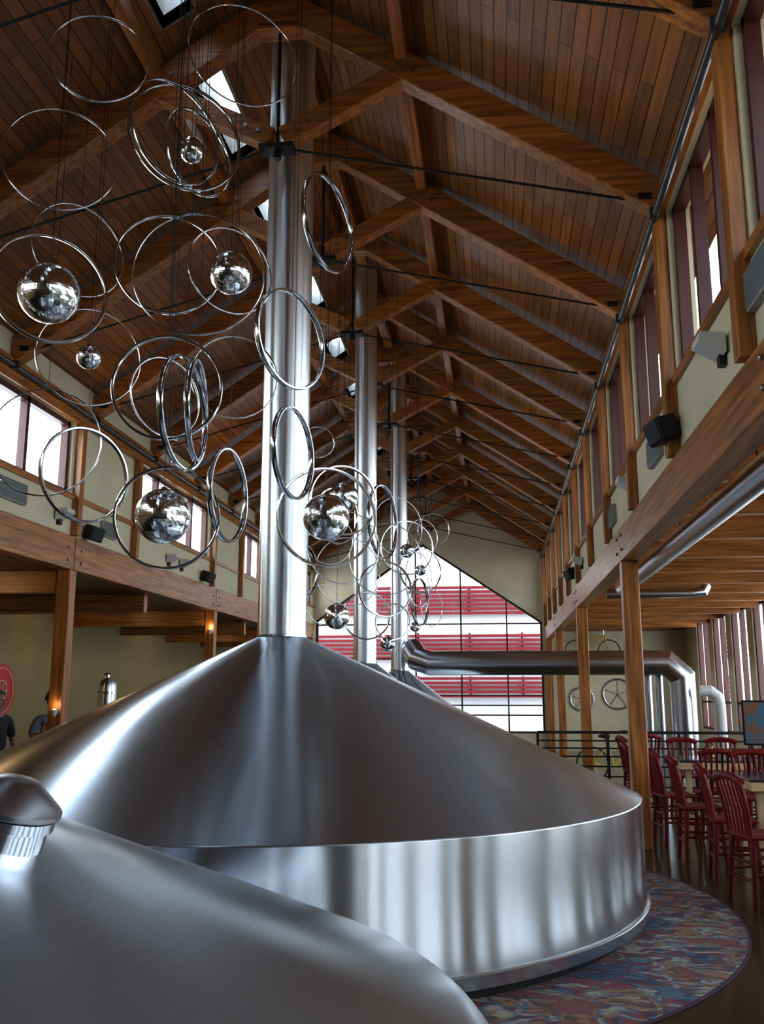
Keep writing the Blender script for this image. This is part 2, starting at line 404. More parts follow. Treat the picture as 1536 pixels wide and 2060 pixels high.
# nave beams & posts
for side,x,PY,z0,h in ((1,XR-.02,[-1.5,4.98,11.5,18.0,24.5,YE-.15],3.36,.40),(-1,XL,[-1.0,5.4,12.2,18.9,25.2,YE-.15],3.46,.47)):
    ys=[YB+.05]+PY[:]
    for i in range(len(ys)-1):
        if ys[i+1]<3: continue
        L_=ys[i+1]-ys[i]-.02
        m=MB();m.box(-.10,.10,0,L_,0,h)
        for yb in (.2,L_-.2):
            for zb in (.12,.30): m.cyl((-side*.10,yb,zb),(-side*.125,yb,zb),.022,n=8,mi=1)
        o=m.obj("timber_beam",[wood_y,galv],(x,ys[i]+.01,z0),bevel=.012)
        tag(o,"long stained glulam beam bolted over the posts","timber beam","glulam beams along the nave")
    for y in PY:
        if y<3: continue
        m=MB();m.box(-.10,.10,-.10,.10,0,z0);o=m.obj("timber_post",wood_z,(x,y-(.0 if y<29 else .02),0),bevel=.015)
        tag(o,"square stained timber post holding the glulam beam","timber post","nave timber posts")
def joist(x0,x1,y,z0=3.62,h=.34,w=.14):
    m=MB();m.box(0,x1-x0,-w/2,w/2,0,h);o=m.obj("ceiling_joist",wood_x,(x0,y,z0),bevel=.01)
    tag(o,"stained timber joist under the aisle ceiling","timber joist","aisle ceiling joists")
y=5.0
while y<YE:
    joist(XR+.12,AR-.01,y);y+=1.63
for y in (8.6,12.2,15.5,18.9,22,25.2,28.3): joist(AL+.01,XL-.12,y,3.14,.32,.16)

# ------------------------------------------------------------------ trusses
RZ=8.52;FZ=6.12
def make_truss():
    e=empty("roof_truss",(XC,TY[0],FZ))
    for s in (-1,1):
        HW=(XR-XC) if s>0 else (XC-XL)
        fz=RZ-FZ-.664*(HW-.06)
        m=MB();m.beam((0,0,RZ-FZ),(s*(HW-.06),0,fz),.2,.28)
        m.obj("rafter",wood_x,parent=e,bevel=.012)
        m=MB();m.beam((s*.06,0,.93),(s*1.22,0,RZ-FZ-.664*1.22-.05),.16,.2);m.obj("strut",wood_x,parent=e,bevel=.01)
        m=MB();m.cyl((s*.05,0,.84),(s*(HW-.25),0,fz+.03),.013,n=8);m.obj("tie_rod",black,parent=e)
        zb=RZ-FZ-.664*1.2
        for k in (-.13,.0,.13):
            m=MB();m.cyl((s*(1.2+k),-.125,zb-.02-.664*k),(s*(1.2+k),.125,zb-.02-.664*k),.02,n=8)
            m.obj("bolt",galv,parent=e)
        for k in (.18,.30):
            m=MB();m.cyl((s*k,-.10,.93+(k-.06)*.555),(s*k,.10,.93+(k-.06)*.555),.02,n=8)
            m.obj("bolt",galv,parent=e)
        m=MB();m.box(min(s*(HW-.30),s*(HW-.18)),max(s*(HW-.30),s*(HW-.18)),-.104,.104,fz-.0,fz+.06);m.obj("foot_plate",black,parent=e)
    m=MB();m.cyl((0,0,.9),(0,0,RZ-FZ-.1),.016,n=8);m.obj("king_rod",black,parent=e)
    m=MB();m.box(-.17,.17,-.085,.085,.81,.86);m.cyl((0,0,.73),(0,0,.82),.04,n=12)
    m.obj("gusset_plate",black,parent=e,bevel=.004)
    m=MB();m.box(-.2,.2,-.105,.105,RZ-FZ-.3,RZ-FZ-.02);m.obj("ridge_plate",wood_x,parent=e)
    return tag(e,"stained timber roof truss with black steel tie rods","roof truss","timber roof trusses")
tr0=make_truss()
tr0.location.y=TY[3]
for y in TY[4:]: copy_thing(tr0,(XC,y,FZ))
for x in (XC-1.22,XC+1.22):
    for i in range(3,len(TY)-1):
        m=MB();m.box(-.06,.06,.11,SP-.11,-.2,-.01)
        o=m.obj("roof_purlin",wood_y,(x,TY[i],zd(x)-.05),bevel=.01);tag(o,"stained timber purlin between trusses","roof beam","roof purlins")
for i in range(3,len(TY)-1):
    m=MB();m.box(-.08,.08,.11,SP-.11,-.24,-.04);o=m.obj("ridge_beam",wood_y,(XC,TY[i],8.76),bevel=.01);tag(o,"stained timber ridge beam between trusses","roof beam","ridge beams")

for x,z in ((XR-.17,5.95),(XL+.17,5.72)):
    m=MB();m.cyl((0,2,0),(0,YE-.1,0),.035,n=12)
    y=3.0
    while y<YE-.3:
        m.box(-.05,.05,y-.02,y+.02,-.04,.06);y+=SP
    o=m.obj("eave_pipe",darkpipe,(x,0,z));tag(o,"thin dark steel sprinkler pipe running below the eaves","pipe","eave sprinkler pipes")

# ------------------------------------------------------------------ kettles
def kettle(loc,R,rim,top,sr,stack_top,label,fil=.05,stack=True):
    e=empty("brewing_kettle",loc)
    m=MB();m.lathe([(R-.10,0.016),(R-.10,.11)],128);m.obj("plinth",black,parent=e)
    m=MB();m.lathe([(R-.1,.09),(R+.0,.095),(R+.012,.10),(R+.022,.175),(R+.015,.182),(R-.02,.19),(R-.02,.185)],256);m.obj("base_ring",steel_r,parent=e,sharp=35)
    slope=(top-rim)/(R-sr);n1=12
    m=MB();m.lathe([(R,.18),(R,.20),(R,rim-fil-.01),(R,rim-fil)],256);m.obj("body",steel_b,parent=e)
    nx,nz=math.sin(math.atan(slope)),math.cos(math.atan(slope))
    f=fil;c0=(R-f,rim-f);a1=math.atan2(nz,nx);prof=[]
    for i in range(n1+1):
        a=a1*i/n1
        prof.append((c0[0]+f*math.cos(a),c0[1]+f*math.sin(a)))
    lr,lz=prof[-1];rr=sr
    for t in (.004,.02,.1,.2,.3,.4,.5,.6,.7,.8,.9,.98,1):
        prof.append((lr+(rr-lr)*t,lz+(top-lz)*t))
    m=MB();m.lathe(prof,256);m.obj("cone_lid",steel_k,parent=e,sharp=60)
    if stack:
        m=MB();m.lathe([(sr,top-.02),(sr,stack_top)],96)
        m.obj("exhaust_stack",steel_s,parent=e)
        z=top+.01
        m=MB();m.lathe([(sr,z-.012),(sr+.008,z-.01),(sr+.008,z+.01),(sr,z+.012)],64)
        m.obj("stack_collar",steel_d,parent=e)
    tag(e,label,"brewing kettle","brewing kettles")
    return e
kettle((-1.95,8.34,0),3.12,.95,2.28,.225,8.9,"huge brushed steel brewing kettle with conical lid and tall stack",fil=.012)
kettle((-1.95,13.8,0),1.6,1.1,2.2,.175,8.9,"brushed steel brewing kettle with a slimmer tall stack",fil=.02)
kettle((-1.95,18.8,0),1.6,1.1,2.2,.175,8.9,"brushed steel brewing kettle with slim stack beside the duct",fil=.02)
K0R,K0rim,K0top=2.45,.84,1.69
k0=kettle((-2.4,2.7,0),K0R,K0rim,K0top,.20,8.9,"brushed steel brewing kettle with round manway hatch",fil=.22,stack=False)
m=MB();m.lathe([(.001,K0top+.04),(.2,K0top+.04),(.2,K0top-.01)],48);m.obj("apex_cap",steel_k,parent=k0)
# manway hatch
nrm=Vector((.30,-.04,1)).normalized()
M=Vector((0,0,1)).rotation_difference(nrm).to_matrix().to_4x4()
hx,hy=.95,-.04
hz=K0top-hx*((K0top-K0rim)/(K0R-.2))+.03
m=MB();m.lathe([(.122,-.10),(.122,.065),(.134,.07),(.134,.10),(.125,.105)],48,M=M);m.obj("manway_neck",chrome,(hx,hy,hz),parent=k0)
m=MB();m.lathe([(.136,.104),(.144,.11),(.144,.122),(.136,.13),(.06,.19),(.04,.195),(0.001,.197)],64,M=M);m.obj("manway_lid",lidm,(hx,hy,hz),parent=k0,sharp=25)

# carpet
m=MB();m.lathe([(3.0,0),(3.85,0),(3.85,.012),(3.0,.014)],160)
o=m.obj("carpet",carpm,(-1.95,8.34,.002));tag(o,"round multicoloured painterly carpet laid around the kettle","carpet")

# ------------------------------------------------------------------ ducts
def duct(name,pts,r,label,loc=(0,0,0),mat=None,cat="duct",group=None,hang=None):
    m=MB();m.tube(pts,r,40)
    o=m.obj(name,mat or steel_d,loc,sharp=13)
    if hang:
        for x,y,z in hang:
            m=MB();m.cyl((x,y,z),(x,y,3.97),.008,n=6);m.obj("hanger",black,parent=o)
    return tag(o,label,cat,group)
Yd=18.35
duct("exhaust_duct",[(-1.70,18.75,2.62),(-1.55,Yd+.1,2.42),(-1.3,Yd,2.33),(3.22,Yd,2.33),(3.50,Yd,2.05),(3.50,Yd,.0)],.235,"large stainless exhaust duct with mitred elbow dropping to the floor")
for i,x in enumerate((3.14,2.96)):
    yp=Yd+.45+i*.22
    duct("drop_pipe",[(x,Yd+.05,2.2),(x,yp-.08,2.2),(x,yp,2.1),(x,yp,.0)],.075,"slim stainless pipe branching down from the large duct",cat="pipe",group="parallel drop pipes")
duct("vent_pipe",[(3.74,Yd-.4,1.80),(3.9,Yd-.4,1.80),(4.03,Yd-.4,1.70),(4.07,Yd-.4,1.55),(4.07,Yd-.4,.0)],.10,"white bent vent pipe rising from the floor",mat=white)
duct("service_pipe",[(1.98,3.0,3.38),(1.98,14.6,3.38)],.12,"long steel service pipe under the aisle ceiling",hang=[(1.98,y,3.5) for y in (4,7,10,13)])
duct("service_pipe",[(2.0,17.0,3.52),(3.5,17.0,3.52),(3.7,17.0,3.55),(3.75,17.0,3.65),(3.75,17.0,3.97)],.09,"steel service pipe with an elbow up into the ceiling",hang=[(2.3,17,3.6)])

# ------------------------------------------------------------------ hanging sculpture
def hoop(x,y,z,R,phi,tilt=0,band=True,thin=False):
    M=Matrix.Rotation(math.radians(phi),4,'Z')@Matrix.Rotation(math.radians(tilt),4,'Y')@Matrix.Rotation(math.radians(90),4,'X')
    m=MB()
    if thin:
        r=.007;m.lathe([(R+r*math.cos(a),r*math.sin(a)) for a in [2*math.pi*i/8 for i in range(9)]],72,M=M)
    else:
        w,t=.021,.010
        m.lathe([(R-t,-w+.006),(R-t*.6,-w),(R+t*.6,-w),(R+t,-w+.006),(R+t,w-.006),(R+t*.6,w),(R-t*.6,w),(R-t,w-.006),(R-t,-w+.006)],80,M=M)
    o=m.obj("hanging_hoop",chrome,(x,y,z),sharp=50)
    tag(o,"thin polished metal hoop hanging on a wire" if thin else "polished steel band hoop hanging on a wire","hoop","hanging metal hoops")
    m=MB();m.cyl((0,0,R-.004),(0,0,zd(x)-z),.0028,n=5);m.obj("suspension_wire",black,parent=o)
def ball(x,y,z,r):
    n,k=64,34
    if r<.12: n,k=40,22
    m=MB();m.sphere((0,0,0),r,n,k,smooth=False)
    m.v=[tuple(Vector(v)*(1+random.uniform(-.0028,.0028))) for v in m.v]
    for j in (0,k):
        for i in range(n): m.v[j*n+i]=m.v[j*n]
    o=m.obj("mirror_ball",mirror,(x,y,z))
    tag(o,"round mirror ball covered in small silver facets","mirror ball","hanging mirror balls")
    m=MB();m.cyl((0,0,r*.98),(0,0,r*1.06),r*.12,n=10);m.obj("cap",black,parent=o)
    m=MB();m.cyl((0,0,r),(0,0,zd(x)-z),.0028,n=5);m.obj("suspension_wire",black,parent=o)
H=[(-3.52,6.6,6.16,.457,25,0,1),(-2.59,7.0,6.55,.49,35,10,0),(-2.62,6.85,6.5,.45,55,15,0),(-2.5,7.1,6.45,.38,62,-8,0),
(-2.61,6.8,5.26,.43,20,0,0),(-2.21,6.4,4.96,.50,12,5,1),(-2.05,6.7,5.12,.36,40,0,1),(-3.10,5.8,4.62,.40,40,12,0),
(-3.25,6.8,4.48,.41,30,0,1),(-2.27,6.0,3.91,.38,12,0,0),(-2.39,6.3,3.94,.30,55,10,1),(-2.14,6.0,3.72,.40,86,8,0),(-2.10,6.15,3.78,.36,98,14,0),
(-1.45,6.3,4.35,.37,62,-12,0),(-1.31,7.0,5.64,.40,70,-6,0),(-1.44,6.4,3.51,.335,78,3,0),(-1.98,6.6,3.25,.35,84,6,0),
(-3.03,6.4,3.39,.355,55,5,0),(-2.34,6.3,3.03,.37,15,0,0),(-1.30,7.0,3.14,.39,22,0,0),(-2.14,7.2,4.40,.36,20,0,1),
(-3.65,7.3,5.7,.43,50,0,1),(-3.79,7.2,3.89,.47,15,0,1),(-2.94,6.0,6.6,.37,20,0,1),(-1.85,6.2,6.68,.43,30,0,1),
(-1.745,10.5,3.45,.43,20,0,1),(-1.34,11,3.83,.45,75,0,0),(-1.37,11.5,3.06,.345,25,0,0),(-1.93,12,3.35,.46,30,0,1),(-1.29,12.3,4.0,.40,40,0,1),
(-1.58,9.5,3.80,.37,30,0,0),(-1.96,10,4.59,.18,20,0,1),(-1.17,15,4.3,.29,35,0,1),(-1.29,15.5,3.53,.34,60,0,1),(-2.35,12.5,2.97,.27,40,0,1),(-1.44,13,2.76,.25,20,0,0),
(-1.5,12.6,3.6,.5,10,0,1),(-1.1,13.4,3.4,.4,66,0,1),(-1.9,10.9,3.9,.34,50,8,0),(-1.65,11.8,2.75,.30,10,0,0),(-2.3,12.6,3.9,.36,30,0,1),
(-1.35,14.2,4.0,.42,20,10,0),(-1.2,14.8,3.2,.38,75,0,0),(-1.3,16.2,3.9,.40,30,0,0),(-1.15,16.8,3.3,.35,60,5,1),(-2.4,11.4,3.3,.33,70,0,0),(-1.05,16.0,4.6,.28,15,0,1)]
for h in H: hoop(h[0],h[1],h[2],h[3],h[4],h[5],thin=bool(h[6]))
for bq in [(-2.53,7.0,6.42,.117),(-2.05,6.7,5.10,.172),(-3.10,5.8,4.58,.216),(-3.25,6.8,4.48,.10),(-2.37,6.3,3.04,.20),(-1.30,7.0,3.14,.184),(-1.58,9.5,3.83,.16),(-1.9,11,2.68,.155),(-1.42,12.2,2.41,.10),(-1.3,15,2.82,.08),(-1.35,14.2,3.95,.11),(-1.3,16.2,3.9,.10)]: ball(*bq)

# ------------------------------------------------------------------ wall fittings
def grille_box(x,y,z,s,L_=.5,h=.24):
    m=MB();m.box(0,.05*s,-L_/2,L_/2,-h/2,h/2)
    n=9
    for i in range(n):
        zz=-h/2+.02+(h-.04)*i/(n-1)
        m.beam((s*.055,-L_/2+.02,zz),(s*.055,L_/2-.02,zz),.03,.008,side=Vector((s,0,.6)),mi=1)
    o=m.obj("air_grille",[grille,grille],(x,y,z));tag(o,"grey louvred air grille fixed to the cream wall","vent grille","wall air grilles")
def flood(x,y,z,s,p=30):
    e=empty("uplight",(x,y,z))
    m=MB();m.add([(s*.02,-.13,-.02),(s*.02,.13,-.02),(s*.2,.11,.08),(s*.2,-.11,.08),(s*.02,-.13,.12),(s*.02,.13,.12),(s*.19,.12,.14),(s*.19,-.12,.14)],
        [(0,1,2,3),(4,7,6,5),(0,4,5,1),(1,5,6,2),(2,6,7,3),(3,7,4,0)]);m.obj("housing",white,parent=e,bevel=.01)
    m=MB();m.box(min(0,s*.05),max(0,s*.05),-.04,.04,-.08,.06);m.obj("bracket",black,parent=e)
    tag(e,"white wedge-shaped uplight on the cream wall","uplight","wall uplights")
    l=bpy.data.lights.new("uplight_lamp",'SPOT');l.energy=p;l.color=(1,.74,.45);l.spot_size=math.radians(100);l.spot_blend=.9;l.shadow_soft_size=.08
    lo=bpy.data.objects.new("uplight_lamp",l);lo.location=(x+s*.18,y,z+.25);lo.rotation_euler=(0,math.radians(180-s*-32),0);COL.objects.link(lo)
def speaker(x,y,z,s):
    e=empty("speaker",(x,y,z))
    M=Matrix.Rotation(math.radians(18*s),4,'Y')@Matrix.Rotation(math.radians(-22*s),4,'Z')
    m=MB();m.box(min(s*.06,s*.26),max(s*.06,s*.26),-.12,.12,-.10,.11,M=M);m.obj("cabinet",black,parent=e,bevel=.02)
    m=MB();m.box(min(s*.26,s*.27),max(s*.26,s*.27),-.10,.10,-.08,.09,M=M);m.obj("speaker_grille",rubber,parent=e)
    m=MB();m.box(min(0,s*.1),max(0,s*.1),-.03,.03,-.03,.03);m.obj("bracket",black,parent=e)
    tag(e,"black loudspeaker angled down from its wall bracket","speaker","wall speakers")
xr=XR-.06
grille_box(xr,5.15,4.16,-1,.6,.24);grille_box(xr,8.9,4.10,-1,.6,.26);grille_box(xr,12.3,4.08,-1)
for y in (6.2,10.5,16.9): flood(xr,y,4.05,-1,50)
for y in (7.9,17.8): speaker(xr,y,4.03,-1)
xl=XL+.06
grille_box(xl,10.4,4.22,1,.7,.26);flood(xl,11.7,4.1,1,50);speaker(xl,12.6,4.08,1);flood(xl,16.0,4.1,1,50);flood(xl,16.7,4.1,1,50);speaker(xl,18.0,4.1,1);grille_box(xl,13.3,4.22,1)

def sconce(x,y,z,sx,sy,power):
    e=empty("wall_sconce",(x,y,z))
    m=MB();m.lathe([(.02,-.04),(.04,.0),(.045,.05),(.04,.05),(.035,.0)],20);m.obj("shade",white,parent=e)
    m=MB();m.sphere((0,0,.04),.022,12,8);m.obj("bulb",bulb,parent=e)
    m=MB();m.box(min(0,-sx*.07)-.01,max(0,-sx*.07)+.01,min(0,-sy*.07)-.01,max(0,-sy*.07)+.01,-.03,0);m.obj("bracket",black,parent=e)
    tag(e,"small warm uplight sconce on a timber post","wall lamp","post sconces")
    l=bpy.data.lights.new("sconce_light",'POINT');l.energy=power;l.color=(1,.75,.5);l.shadow_soft_size=.05
    lo=bpy.data.objects.new("sconce_light",l);lo.location=(x,y,z+.12);COL.objects.link(lo)
sconce(XL+.03,18.73,3.0,0,-1,2)
sconce(XL+.03,12.03,1.50,0,-1,.8)
def downlight(x,y,p):
    m=MB();m.lathe([(.001,.0),(.05,.0),(.06,-.02),(.05,-.05),(.04,-.045),(.001,-.04)],20)
    o=m.obj("ceiling_downlight",white,(x,y,3.46));tag(o,"small white downlight under the low aisle ceiling","ceiling lamp","aisle downlights")
    l=bpy.data.lights.new("downlight_lamp",'POINT');l.energy=p;l.color=(1,.66,.32);l.shadow_soft_size=.05
    lo=bpy.data.objects.new("downlight_lamp",l);lo.location=(x,y,3.32);COL.objects.link(lo)
downlight(-7.6,10.6,18);downlight(-8.0,17.2,9);downlight(-8.0,23.5,9)

e=empty("stainless_tank",(-6.3,14.6,0))
m=MB();m.lathe([(.15,.0),(.15,1.80),(.14,1.9),(.10,1.97),(.04,2.01),(.001,2.02)],32);m.obj("body",steel_s,parent=e)
m=MB();m.cyl((0,0,2.0),(0,0,2.06),.03,n=12);m.cyl((-.06,0,2.07),(.06,0,2.07),.012,n=8);m.obj("valve",chrome,parent=e)
for z in (.25,1.2,1.77):
    m=MB();m.lathe([(.15,z-.02),(.162,z-.015),(.162,z+.015),(.15,z+.02)],32)
    m.obj("band",chrome,parent=e)
tag(e,"slim vertical stainless tank with domed top","steel tank")
e=empty("wall_sign",(AL+.03,16.4,1.80))
def disc(m,r,x0,x1,n=40):
    vs=[];
    for x in (x0,x1):
        for i in range(n): vs.append((x,r*math.cos(2*math.pi*i/n),r*math.sin(2*math.pi*i/n)))
    m.add(vs,[tuple(range(n)),tuple(range(2*n-1,n-1,-1))]+[(i,(i+1)%n,n+(i+1)%n,n+i) for i in range(n)])
m=MB();disc(m,.50,-.02,.03);m.obj("board",flat("sign_red",(.5,.02,.015),.5,noise=.05),parent=e)
m=MB()
Mr=Matrix.Rotation(math.radians(90),4,'Y')
m.lathe([(.41,.03),(.41,.045),(.425,.045),(.425,.03)],40,M=Mr)
m.lathe([(.18,.03),(.18,.045),(.20,.045),(.20,.03)],40,M=Mr)
for i in range(6):
    a=math.pi*i/6*2;m.beam((.038,0,0),(.038,.19*math.cos(a),.19*math.sin(a)),.02,.012,side=Vector((1,0,0)))
m.obj("emblem",cream,parent=e)
tag(e,"round red wall sign with a pale ringed emblem","sign")

# ------------------------------------------------------------------ people
def skin_mesh(name,verts,edges,rad,mat,parent,root=0,sub=2):
    me=bpy.data.meshes.new(name);me.from_pydata(verts,edges,[]);me.materials.append(mat)
    o=bpy.data.objects.new(name,me);COL.objects.link(o);o.parent=parent
    md=o.modifiers.new("skin",'SKIN');md.use_smooth_shade=True;md.branch_smoothing=.4
    if not me.skin_vertices: return o
    sv=me.skin_vertices[0].data
    for i,r in enumerate(rad):
        r=r if isinstance(r,tuple) else (r,r)
        sv[i].radius=r;sv[i].use_root=(i==root)
    s=o.modifiers.new("sub",'SUBSURF');s.levels=sub;s.render_levels=sub
    return o
skinm=flat("skin_tone",(.40,.22,.15),.5,noise=.08)
def person(loc,rot,hair,shirt,trousers,label,armpose=0):
    e=empty("person",loc,rot)
    V=[(0,0,.95),(0,0,1.12),(0,.0,1.30),(0,0,1.42),(0,0,1.50),(0,.01,1.56),(0,.015,1.63),(0,.01,1.70)]
    Ed=[(0,1),(1,2),(2,3),(3,4),(4,5),(5,6),(6,7)]
    R=[(.15,.11),(.13,.10),(.16,.11),(.11,.08),(.055,.055),(.065,.075),(.078,.092),(.065,.075)]
    def ch(start,pts,rs):
        p=start
        for q,r in zip(pts,rs):
            V.append(q);R.append(r);Ed.append((p,len(V)-1));p=len(V)-1
        return p
    for s in (-1,1):
        el=(s*.25,.03,1.13) if not armpose else (s*.27,.06,1.16)
        wr=(s*.25,.12,.90) if not armpose else (s*.14,.30,1.22)
        ch(3,[(s*.18,0,1.39),el,wr],[.06,.042,.028])
        ch(0,[(s*.10,0,.88),(s*.11,.02,.50),(s*.11,-.02,.09),(s*.12,.13,.04)],[.09,.062,.042,.035])
    skin_mesh("body",V,Ed,R,skinm,e)
    V2=[(0,0,.93),(0,0,1.12),(0,0,1.30),(0,0,1.42)];E2=[(0,1),(1,2),(2,3)];R2=[(.175,.13),(.155,.12),(.185,.13),(.12,.095)]
    for s in (-1,1):
        el=(s*.25,.03,1.13) if not armpose else (s*.27,.06,1.16)
        V2+=[(s*.19,0,1.39),el];k=len(V2);E2+=[(3,k-2),(k-2,k-1)];R2+=[.08,.06]
    skin_mesh("shirt",V2,E2,R2,shirt,e)
    V3=[(0,0,.97),(0,0,.90)];E3=[(0,1)];R3=[(.165,.125),(.17,.13)]
    for s in (-1,1):
        k=len(V3);V3+=[(s*.105,0,.84),(s*.11,.02,.50),(s*.11,-.02,.10)];E3+=[(1,k),(k,k+1),(k+1,k+2)];R3+=[.11,.08,.06]
    skin_mesh("trousers",V3,E3,R3,trousers,e)
    for s in (-1,1):
        w=Vector((s*.25,.12,.90)) if not armpose else Vector((s*.14,.30,1.22))
        d=Vector((0,.25,-.97)) if not armpose else Vector((-s*.3,.3,.9))
        d.normalize();sd=Vector((0,1,.25)).normalized() if not armpose else Vector((s,.2,.2)).normalized()
        V4=[tuple(w),tuple(w+d*.05),tuple(w+d*.09)];E4=[(0,1),(1,2)];R4=[(.025,.02),(.036,.018),(.034,.014)]
        for i,l in enumerate((.062,.072,.067,.052)):
            b0=w+d*.09+sd*(.027-.018*i);k=len(V4)
            V4+=[tuple(b0),tuple(b0+d*l*.5),tuple(b0+d*l+Vector((-s*.015,0,0)))];E4+=[(2,k),(k,k+1),(k+1,k+2)];R4+=[.009,.009,.007]
        k=len(V4);V4+=[tuple(w+d*.04+sd*.04),tuple(w+d*.075+sd*.06)];E4+=[(1,k),(k,k+1)];R4+=[.011,.009]
        skin_mesh("hand",V4,E4,R4,skinm,e,sub=1)
    m=MB()
    m.sphere((0,.012,1.655),.098,20,14,sc=(.82,.98,1.22))
    m.sphere((0,.112,1.645),.016,8,6,sc=(.9,1.1,1.4))
    for s in (-1,1): m.sphere((s*.08,.01,1.65),.02,8,6,sc=(.4,.9,1.4))
    m.obj("head",skinm,parent=e)
    for s in (-1,1):
        m=MB();m.sphere((s*.03,.098,1.675),.012,8,6);m.obj("eye",rubber,parent=e)
    m=MB();m.box(-.022,.022,.098,.107,1.600,1.606)
    m.obj("mouth",redpaint,parent=e)
    m=MB()
    for i in range(110):
        a=random.uniform(0,2*math.pi);t=random.uniform(0,1.6)
        x=.088*math.sin(t)*math.cos(a);y=-.012+.10*math.sin(t)*math.sin(a);z=1.685+.115*math.cos(t)
        if y>.03 and z<1.76: continue
        m.sphere((x,y,z),random.uniform(.020,.028),8,6)
    m.obj("hair",hair,parent=e)
    tag(e,label,"person")
hair1=flat("dark_hair",(.05,.03,.02),.6,noise=.3);hair2=flat("grey_brown_hair",(.10,.08,.06),.6,noise=.3)
sh1=flat("grey_blue_shirt",(.16,.19,.27),.85,noise=.1);sh2=flat("dark_jacket",(.05,.05,.07),.85,noise=.1);jn=flat("denim",(.04,.06,.12),.85,noise=.2)
person((-6.30,12.75,0),math.radians(-150),hair1,sh1,jn,"person with dark curly hair standing in a grey-blue shirt",1)
person((-6.98,12.5,0),math.radians(-110),hair2,sh2,jn,"person standing in a dark jacket beside the kettle",0)

# ------------------------------------------------------------------ furniture
def chair_master(loc,rot):
    e=empty("dining_chair",loc,rot)
    m=MB();m.box(-.22,.22,-.21,.21,.55,.585);m.obj("seat",redpaint,parent=e,bevel=.014)
    for sx in (-1,1):
        for sy in (-1,1):
            m=MB();m.cyl((sx*.215,sy*.205,0),(sx*.17,sy*.17,.55),.022,.027,n=10);m.obj("leg",redpaint,parent=e)
    for z,k in ((.22,.2),(.36,.187)):
        for a,b2 in (((-k,k*.98,z),(k,k*.98,z)),((-k,-k*.98,z),(k,-k*.98,z)),((-k,-k,z+.05),(-k,k,z+.05)),((k,-k,z+.05),(k,k,z+.05))):
            m=MB();m.cyl(a,b2,.014,n=8);m.obj("stretcher",redpaint,parent=e)
    m=MB()
    for i in range(7):
        x=-.19+.38*i/6;r=.022 if i in (0,6) else .014
        m.tube([(x*.95,-.19,.58),(x,-.215,.80),(x*1.05,-.275,1.04)],r,8)
    m.tube([(-.225,-.27,1.03),(-.12,-.292,1.065),(0,-.30,1.075),(.12,-.292,1.065),(.225,-.27,1.03)],.036,8)
    m.obj("backrest",redpaint,parent=e)
    return tag(e,"red painted spindle-back wooden chair at a dining table","chair","red dining chairs")
ch=chair_master((2.25,8.75,0),math.radians(-75))
for x,y,r in ((2.25,9.75,-95),(2.15,10.75,-90),(2.1,11.9,-80),(2.85,9.8,0),(3.3,9.1,180),(2.65,12.3,0),(3.2,12.35,5),(2.0,13.4,-90),(2.75,14.5,180),(3.3,14.6,170),(2.2,15.4,-80),(3.7,13.2,90),(4.2,10.6,80),(4.3,12.2,100),(2.7,7.95,-90),(3.0,11.65,180),(2.4,16.3,10)):
    copy_thing(ch,(x,y,0),math.radians(r))
def table_master(loc):
    e=empty("dining_table",loc)
    m=MB();m.box(-.48,.48,-.48,.48,.87,.90);m.obj("tabletop",tabletop,parent=e,bevel=.012)
    m=MB();m.box(-.47,.47,-.47,.47,.78,.869);m.obj("apron",maple,parent=e,bevel=.005)
    for sx in (-1,1):
        for sy in (-1,1):
            m=MB();m.box(sx*.36-.035,sx*.36+.035,sy*.36-.035,sy*.36+.035,0,.78);m.obj("leg",maple,parent=e,bevel=.005)
    return tag(e,"square table with dark glossy top and pale wooden legs","table","dining tables")
tb=table_master((3.05,10.72,0))
for p in ((2.85,13.4,0),(3.55,8.1,0),(4.6,14.0,0)): copy_thing(tb,p)
def caddy(x,y,z=.90):
    e=empty("condiment_caddy",(x,y,z))
    m=MB();m.box(-.08,.08,-.05,.05,0,.012);m.tube([(-.08,0,.01),(-.08,0,.12),(0,0,.17),(.08,0,.12),(.08,0,.01)],.005,6);m.obj("tray",black,parent=e)
    for i,(c,mm) in enumerate(((-.04,redpaint),(.04,yellowp))):
        m=MB();m.lathe([(.001,.012),(.026,.013),(.026,.11),(.012,.14),(.012,.16),(.001,.161)],14,(c,0,0));m.obj("bottle",mm,parent=e)
    tag(e,"small black caddy with sauce bottles on a table","condiment holder","table caddies")
caddy(3.05,10.72);caddy(2.85,13.4);caddy(3.55,8.1)
# railing
e=empty("metal_railing",(.7,17.1,0))
m=MB();m.box(0,4.9,-.03,.03,1.05,1.10);m.obj("handrail",black,parent=e)
for i in range(5):
    m=MB();x=i*1.22; m.box(x-.025,x+.025,-.02,.02,0,1.06);m.obj("railing_post",black,parent=e)
for z in (.15,.32,.49,.66,.80,.93):
    m=MB();m.cyl((0,0,z),(4.9,0,z),.014,n=6);m.obj("rail",black,parent=e)
tag(e,"black metal railing with thin horizontal rails","railing")
